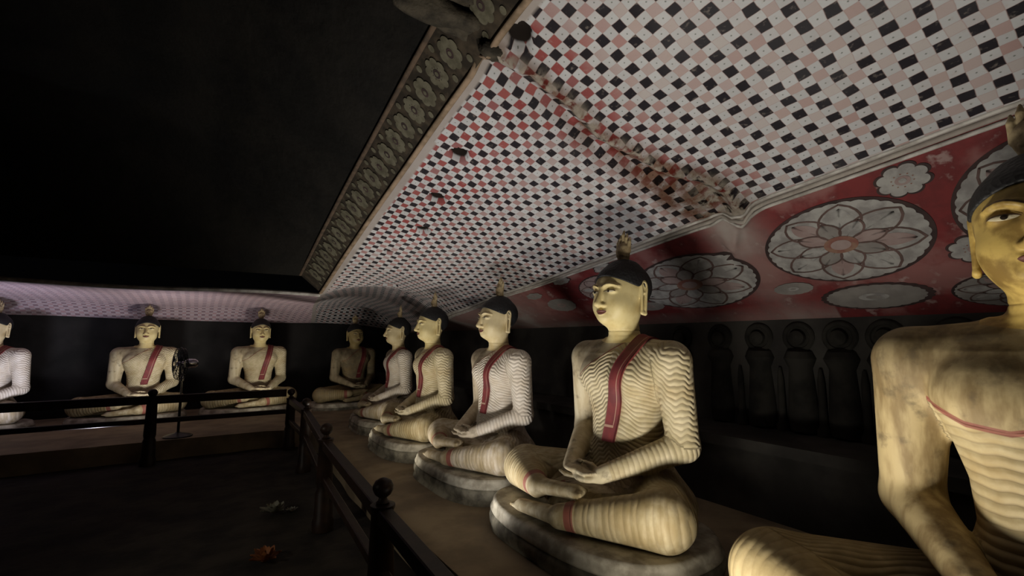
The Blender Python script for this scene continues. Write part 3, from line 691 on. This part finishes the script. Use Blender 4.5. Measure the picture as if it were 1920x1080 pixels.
M['st_dark'] = statue_mat('painted_statue_dark', (.30, .24, .14), (.20, .16, .10), (.10, .07, .04), (.33, .27, .17), (.22, .18, .11), (.36, .28, .12), (.28, .21, .09))
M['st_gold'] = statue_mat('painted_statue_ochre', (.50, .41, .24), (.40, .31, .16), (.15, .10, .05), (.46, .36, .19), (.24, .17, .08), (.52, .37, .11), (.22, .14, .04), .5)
t = NT('hair_black'); v = t.voro(58); M['hairm'] = t.out(t.mix(t.noise(8), (.022, .022, .024), (.012, .012, .013)), .55, t.bump(v, .6, .006))
M['brown_flame'] = plain('flame_finial_gilt', (.46, .37, .22), (.20, .145, .08), 16, .6, .5, .006)
t = NT('sash_red'); e = t.math('ABSOLUTE', t.attr('across')); ln = t.math('MULTIPLY', t.ss(t.math('ABSOLUTE', t.math('SUBTRACT', t.attr('across'), .42)), .03, .07, 1., 0.), t.ss(t.attr('along'), .12, .14))
ln2 = t.math('MULTIPLY', t.ss(t.math('ABSOLUTE', t.math('SUBTRACT', t.attr('along'), .12)), .006, .012, 1., 0.), t.ss(t.attr('across'), .45, .5, 1., 0.))
n = t.noise(9, 5); M['sash'] = t.out(t.mix(t.math('MULTIPLY', t.math('MAXIMUM', ln, ln2), .8), t.mix(t.ss(n, .35, .65), (.20, .035, .035), (.13, .025, .028)), (.42, .28, .20)), .6, t.bump(n, .3, .006))
M['eye_white'] = plain('eye_white', (.62, .56, .40), (.50, .44, .30), 30, .4); M['iris'] = plain('eye_dark', (.015, .012, .01), (.03, .02, .015), 30, .3)
M['brow'] = plain('brow_paint', (.05, .03, .02), (.10, .06, .03), 30, .5); M['lip'] = plain('lip_red', (.14, .052, .040), (.10, .036, .03), 30, .4)

BODY = {}
def body_mesh(style, mat):
    key = (style, mat)
    if key not in BODY:
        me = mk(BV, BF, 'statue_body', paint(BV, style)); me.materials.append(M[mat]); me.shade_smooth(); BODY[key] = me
    return BODY[key]
bvh = BVHTree.FromPolygons([tuple(v) for v in BV], BF.tolist())
def shoot(o, d, off):
    h, n, i, ds = bvh.ray_cast(Vector(o), Vector(d).normalized())
    if h is None: return Vector(o)
    return h-Vector(d).normalized()*off
def front(x, z, off): return shoot((x, -1.2, z), (0, 1, 0), off)
def patch(fn, n, m, off):      # fn(s,t)->(x,z) on the front of the head
    return np.array([[front(*fn(s, q), off) for q in np.linspace(0, 1, m)] for s in np.linspace(0, 1, n)]).reshape(-1, 3)
PART = {}
def make_parts():
    # hair cap
    f = Field(np.arange(-.22, .22, .006), np.arange(-.26, .28, .006), np.arange(1.18, 1.72, .006))
    f.ell(hp(0, .022, 1.447), hr_(.157, .188, .166), .03); f.ell(hp(0, .03, 1.575), hr_(.075, .08, .045), .06)
    X, Y, Z = f.g[0][:, None, None]/HS, f.g[1][None, :, None]/HS, (f.g[2][None, None, :]-CZ)/HZ+1.20
    line = np.interp(Y, [-.20, -.15, -.10, -.05, -.01, .03, .06, .09, .2], [1.515, 1.500, 1.478, 1.455, 1.442, 1.462, 1.40, 1.30, 1.27])+.008*np.cos(X*22)
    f.D = np.maximum(f.D, ((line-Z)*HS*.75).astype(np.float32)); V, Fc = f.nets(); PART['hair'] = mk(V, Fc, 'hair')
    # flame finial like a hand of five tongues
    f = Field(np.arange(-.10, .10, .004), np.arange(-.06, .13, .004), np.arange(1.56, 1.90, .004)); y0 = .035
    f.cap((0, y0, 1.60), (0, y0, 1.645), .040, .036, .02); f.ell((0, y0-.005, 1.695), (.058, .034, .056), .03)
    for x0, x1, zt in ((-.046, -.050, 1.785), (-.024, -.026, 1.812), (0, 0, 1.840), (.024, .026, 1.815), (.046, .050, 1.785)):
        f.cap((x0, y0, 1.69), (x1, y0+.005, zt-.03), .0150, .0125, .006); f.cap((x1, y0+.005, zt-.03), (x1*1.02, y0+.012, zt), .0125, .005, .004)
    f.ell((0, y0-.038, 1.69), (.020, .012, .024), .008); f.cap((-.03, y0-.032, 1.665), (.03, y0-.032, 1.665), .007, .007, .006)
    V, Fc = f.nets(); PART['flame_finial'] = mk(V, Fc, 'flame')
    # sash over the left shoulder
    rows = []; al = []; ac = []
    nz, na = 46, 9
    for i in range(nz):
        q = i/(nz-1); row = []
        for j in range(na):
            u = -1+2*j/(na-1); hw = .048
            if q < .25:
                a = q/.25; yy_ = .16-.19*a; p = shoot((.185+u*hw, yy_, 1.19), (0, 0, -1), .008)
            else:
                a = (q-.25)/.75; z = 1.065-.60*a; xc_ = .185-.12*a**.75-.04*a; p = front(xc_+u*hw, z, .008)
            row.append(p); al.append((1-q)); ac.append(u)
        rows.append(row)
    V = np.array(rows).reshape(-1, 3); Vg = V.reshape(nz, na, 3).copy()
    for _ in range(3): Vg[1:-1] = (Vg[:-2]+2*Vg[1:-1]+Vg[2:])/4
    V2 = Vg.copy(); nrm = np.cross(np.gradient(Vg, axis=0), np.gradient(Vg, axis=1)); nrm /= np.linalg.norm(nrm, axis=2, keepdims=True)+1e-9
    if nrm[-5, 4, 1] > 0: nrm = -nrm
    top = Vg+nrm*.008; bot = Vg-nrm*.006
    top = top.reshape(-1, 3); bot = bot.reshape(-1, 3); N = len(top); F1 = gridfaces(nz, na)
    rim = [i*na for i in range(nz)]+[(nz-1)*na+j for j in range(1, na)]+[i*na+na-1 for i in range(nz-2, -1, -1)]+[j for j in range(na-2, 0, -1)]
    Fr = np.array([[rim[i], rim[(i+1) % len(rim)], N+rim[(i+1) % len(rim)], N+rim[i]] for i in range(len(rim))])
    PART['sash'] = mk(np.concatenate([top, bot]), np.concatenate([F1, F1[:, ::-1]+N, Fr]), 'sash', dict(along=al*2, across=ac*2))
    # eyes, brows, lips
    for s_, nm in ((-1, 'R'), (1, 'L')):
        cx, cz = hp(s_*.058, 0, 1.405)[0], hp(0, 0, 1.405)[2]
        def eye(s, q, k=1., dx=0): 
            a = -1+2*s; h = (1-a*a)**.8; return (cx+dx+a*.036*k, cz+(-.5+q)*h*.0165*k+.003*s_*a*0)
        PART['eye'+nm] = mk(patch(eye, 15, 7, .0022), gridfaces(15, 7), 'eye')
        PART['iris'+nm] = mk(patch(lambda s, q: (cx-s_*.002+0.0085*math.cos(2*math.pi*s)*q, cz+.001+.0075*math.sin(2*math.pi*s)*q), 14, 4, .0036), gridfaces(14, 4), 'iris')
        PART['lid'+nm] = mk(patch(lambda s, q: (cx+(-1+2*s)*.039, cz+(1-(-1+2*s)**2)**.8*.0095+(-.5+q)*.0045), 19, 3, .0035), gridfaces(19, 3), 'lid')
        def brow(s, q): 
            x = .014+.088*s; p = hp(s_*x, 0, 1.434+.022*math.sin(s*2.6)-.010*s); return (p[0], p[2]+.004+(-.5+q)*.0075*(1-.6*s))
        PART['brow'+nm] = mk(patch(brow, 16, 3, .003), gridfaces(16, 3), 'brow')
    zl_ = hp(0, 0, 1.278)[2]
    def lips(s, q):
        a = -1+2*s; up = .0125*(1-a*a)**.7*(1+.12*math.cos(a*7)) ; lo = .0175*(1-a*a)**.8; return (a*.045, zl_+(up if q > .5 else lo)*(q-.5)*2+.003*a*a)
    PART['lips'] = mk(patch(lips, 21, 11, .002), gridfaces(21, 11), 'lips')
    # plinth in two tiers
    a = np.linspace(0, 2*np.pi, 96, endpoint=False); ca, sa = np.cos(a), np.sin(a)
    ox = np.sign(ca)*np.abs(ca)**.75; oy = np.sign(sa)*np.abs(sa)**.72
    def tier(prof, wobl):
        V = []; 
        for g, z in prof:
            k = 1+wobl*np.sin(a*9+z*30)*.5
            V.append(np.stack([-.14+ox*(.735+g)*k, -.16+oy*(.45+g)*k, np.full_like(a, z)], -1))
        V = np.concatenate(V); m = len(a); L = len(prof); F = []
        for i in range(L-1):
            for k in range(m): F.append([i*m+k, i*m+(k+1) % m, (i+1)*m+(k+1) % m, (i+1)*m+k])
        F.append([(L-1)*m+k for k in range(m)]); F.append([k for k in range(m)][::-1]); return V, F
    V, F = tier([(.02, -.085), (.055, -.080), (.062, -.065), (.050, -.05), (.045, -.022), (.035, -.006), (.02, 0)], .004)
    PART['cushion'] = mk(V, F, 'cushion')
    V, F = tier([(.07, -.25), (.078, -.235), (.075, -.20), (.066, -.185), (.056, -.17), (.066, -.14), (.066, -.11), (.058, -.085), (.045, -.08)], .014)
    PART['plinth_slab'] = mk(V, F, 'plinth_slab')
make_parts()
def own(me, mat):
    if not me.materials: me.materials.append(mat); me.shade_smooth()
    return me
def statue(loc, rz, sc, style, mat, label):
    r = empty('seated_statue', loc, rz, sc); tag(r, label, 'statue', 'seated stone statues in two rows')
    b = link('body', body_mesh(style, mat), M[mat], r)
    for nm, key, mm, par in (('hair', 'hair', 'hairm', r), ('flame_finial', 'flame_finial', 'brown_flame', r), ('sash', 'sash', 'sash', r), ('plinth_slab', 'plinth_slab', 'stone', r), ('cushion', 'cushion', 'stone_edge', r),
                         ('eye', 'eyeR', 'eye_white', b), ('eye', 'eyeL', 'eye_white', b), ('iris', 'irisR', 'iris', b), ('iris', 'irisL', 'iris', b), ('eyelid_line', 'lidR', 'brow', b), ('eyelid_line', 'lidL', 'brow', b),
                         ('eyebrow', 'browR', 'brow', b), ('eyebrow', 'browL', 'brow', b), ('lips', 'lips', 'lip', b)):
        link(nm, own(PART[key], M[mm]), M[mm], par, False)
    return r
RW = -math.pi/2
STAT = [
    ((2.42, .30, .38), RW+.03, 1.12, 1, 'st_gold', 'largest ochre seated statue cut off by the right picture edge'),
    ((2.42, 2.27, .42), RW, 1.03, 0, 'st_pale', 'pale seated statue with red sash beneath the big lotus medallions'),
    ((2.42, 3.89, .43), RW-.02, .945, 0, 'st_white', 'whitish seated statue with red sash, second complete one along right row'),
    ((2.42, 5.43, .43), RW-.05, .935, 0, 'st_pale', 'seated statue with red sash whose finial shadows the checkered ceiling'),
    ((2.55, 6.98, .42), RW-.08, .90, 0, 'st_white', 'smallest seated statue of the right row, next to the dark corner statue'),
    ((2.70, 9.85, .36), .10, .93, 0, 'st_dark', 'dark brown seated statue facing out of the corner between both rows'),
    ((1.00, 10.1, .36), .05, .975, 0, 'st_pale', 'cream seated statue behind the right end of the far railing'),
    ((-.71, 10.1, .36), -.02, .975, 0, 'st_pale', 'cream seated statue with red sash behind the pedestal fan'),
    ((-2.52, 10.1, .36), -.42, .975, 0, 'st_white', 'bluish white seated statue cut off by the left picture edge'),
]
for s_ in STAT: statue(*s_)

# ------------------------------------------------------------------ railings
BALL = [(.028, 0), (.036, .012), (.024, .022), (.020, .034), (.040, .050), (.052, .074), (.052, .092), (.040, .114), (.018, .126), (.004, .130)]
def post(parent, x, y, h, z=0):
    f = MB(); f.lathe([(.085, z), (.085, z+.08), (.075, z+.10), (.070, z+.30), (.058, z+.33), (.066, z+.37), (.056, z+h-.02), (.062, z+h-.01), (.062, z+h+.005), (.03, z+h+.01)], (x, y, 0), 14)
    o = f.build('post', M['wood'], parent)
    g = MB(); g.lathe(BALL, (x, y, z+h+.005), 16); g.build('ball_finial', M['wood'], o)
def railing(pts, h, rails, label, lastpost=True):
    r = empty('wooden_railing', (pts[0][0], pts[0][1], 0)); tag(r, label, 'railing', 'dark wooden railings')
    off = Vector((pts[0][0], pts[0][1], 0))
    P = [Vector((x, y, 0))-off for x, y in pts]
    for i, p in enumerate(P):
        if i < len(P)-1 or lastpost: post(r, p.x, p.y, h)
    for a, b in zip(P[:-1], P[1:]):
        for z, wd, ht in rails:
            f = MB(); f.bar(a+Vector((0, 0, z)), b+Vector((0, 0, z)), wd, ht); f.build('rail', M['wood'], r)
    return r
railing([(.72, .55), (.83, 2.42), (.95, 4.23), (1.14, 6.15), (1.17, 7.45)], .72, [(.68, .07, .075), (.40, .05, .06)], 'dark wooden railing running along the front of the right row')
railing([(-4.6, 7.62), (-2.5, 7.56), (-.42, 7.50), (1.105, 7.455)], .80, [(.80, .08, .10), (.54, .06, .06)], 'dark wooden railing in front of the far row of statues', False)

# ------------------------------------------------------------------ pedestal fan
M['chrome'] = plain('fan_chrome', (.75, .77, .80), (.65, .67, .70), 20, .15, .05); M['chrome'].node_tree.nodes['Principled BSDF'].inputs['Metallic'].default_value = 1
M['blk'] = plain('fan_black', (.012, .012, .013), (.02, .02, .02), 20, .35, .05)
fan = empty('pedestal_fan', (-.14, 8.0, PZ)); tag(fan, 'black pedestal fan with chrome motor beyond the far railing', 'fan')
MB().lathe([(.17, 0), (.17, .012), (.13, .03), (.04, .05), (.03, .06)], (0, 0, 0), 24).build('base', M['blk'], fan)
MB().lathe([(.017, .05), (.017, .50)], (0, 0, 0), 12).build('pole', M['blk'], fan)
MB().lathe([(.012, .50), (.012, .74), (.022, .745), (.022, .80), (.012, .82), (.012, .90)], (0, 0, 0), 12).build('upper_pole', M['chrome'], fan)
rt = Matrix.Rotation(math.radians(14), 3, 'Z') @ Matrix.Rotation(math.radians(-90), 3, 'Y') @ Matrix.Identity(3)
axv = rt @ Vector((0, 0, 1)); hc = Vector((0, 0, .98))
MB().lathe([(.04, -.17), (.062, -.14), (.065, -.05), (.05, -.02)], hc, 16, 0, rt).build('motor_housing', M['chrome'], fan)
gd = MB()
for r_, z_ in ((.225, .035), (.21, -.005), (.21, .075), (.15, .095), (.08, .105), (.15, -.022)):
    gd.tube([tuple(hc+rt @ Vector((r_*math.cos(a), r_*math.sin(a), z_))) for a in np.linspace(0, 2*math.pi, 32, endpoint=False)], .004, 5, 0, True)
for k in range(28):
    a = 2*math.pi*k/28
    gd.tube([tuple(hc+rt @ Vector((r_*math.cos(a), r_*math.sin(a), z_))) for r_, z_ in ((.05, -.028), (.15, -.022), (.21, -.005), (.225, .035), (.21, .075), (.15, .095), (.03, .108))], .0025, 4)
gd.build('guard', M['blk'], fan)
for k in range(3):
    V = []; 
    for r_ in np.linspace(.03, .19, 8):
        for q in np.linspace(-1, 1, 6):
            a = 2*math.pi*k/3+q*(.30+.25*math.sin((r_-.03)/.16*math.pi))
            for tz_ in (0, .004): V.append(tuple(hc+rt @ Vector((r_*math.cos(a), r_*math.sin(a), .035+q*.018+tz_))))
    V = np.array(V).reshape(8, 6, 2, 3); n = 48; F = gridfaces(8, 6)
    link('blade', mk(np.concatenate([V[:, :, 0].reshape(-1, 3), V[:, :, 1].reshape(-1, 3)]), np.concatenate([F[:, ::-1], F+n])), M['blk'], fan)
MB().lathe([(.035, .0), (.035, .06), (.02, .08)], hc, 12, 0, rt).build('hub', M['chrome'], fan)

# ------------------------------------------------------------------ offerings on the floor
def flower(loc, r, ca, cb, label):
    f = empty('offering_flower', loc); tag(f, label, 'flower', 'offering flowers on the floor')
    m = plain('petal_'+label[:5], ca, cb, 20, .6, .2); rnd = random.Random(int(loc[1]*100))
    for ringi, (n, tilt) in enumerate(((7, 18), (6, 45), (4, 68))):
        for k in range(n):
            a = 2*math.pi*k/n+ringi*.5+rnd.uniform(-.2, .2); L = r*(1-.15*ringi)*rnd.uniform(.8, 1.1); V = []
            for q in np.linspace(0, 1, 6):
                for u in (-1, -.4, .4, 1):
                    wd = .32*L*math.sin(math.pi*min(.98, .12+.85*q))*u
                    rr_ = .008+L*q*math.cos(math.radians(tilt)); h = .006+L*q*math.sin(math.radians(tilt))+.10*L*u*u
                    V.append((rr_*math.cos(a)-wd*math.sin(a), rr_*math.sin(a)+wd*math.cos(a), h))
            link('petal', mk(V, gridfaces(6, 4)), m, f)
    MB().lathe([(.01, 0), (.018, .01), (.016, .02), (.006, .026)], (0, 0, 0), 10).build('flower_centre', M['p_red'], f)
flower((.67, 4.82, .012), .12, (.22, .21, .16), (.15, .14, .10), 'white open flower lying on the floor beside the right railing')
flower((.80, 4.78, .012), .05, (.22, .21, .18), (.15, .14, .12), 'tiny white blossom next to the white open flower')
flower((.49, 3.84, .012), .11, (.28, .10, .03), (.18, .06, .02), 'orange flower lying on the floor at the bottom of the picture')
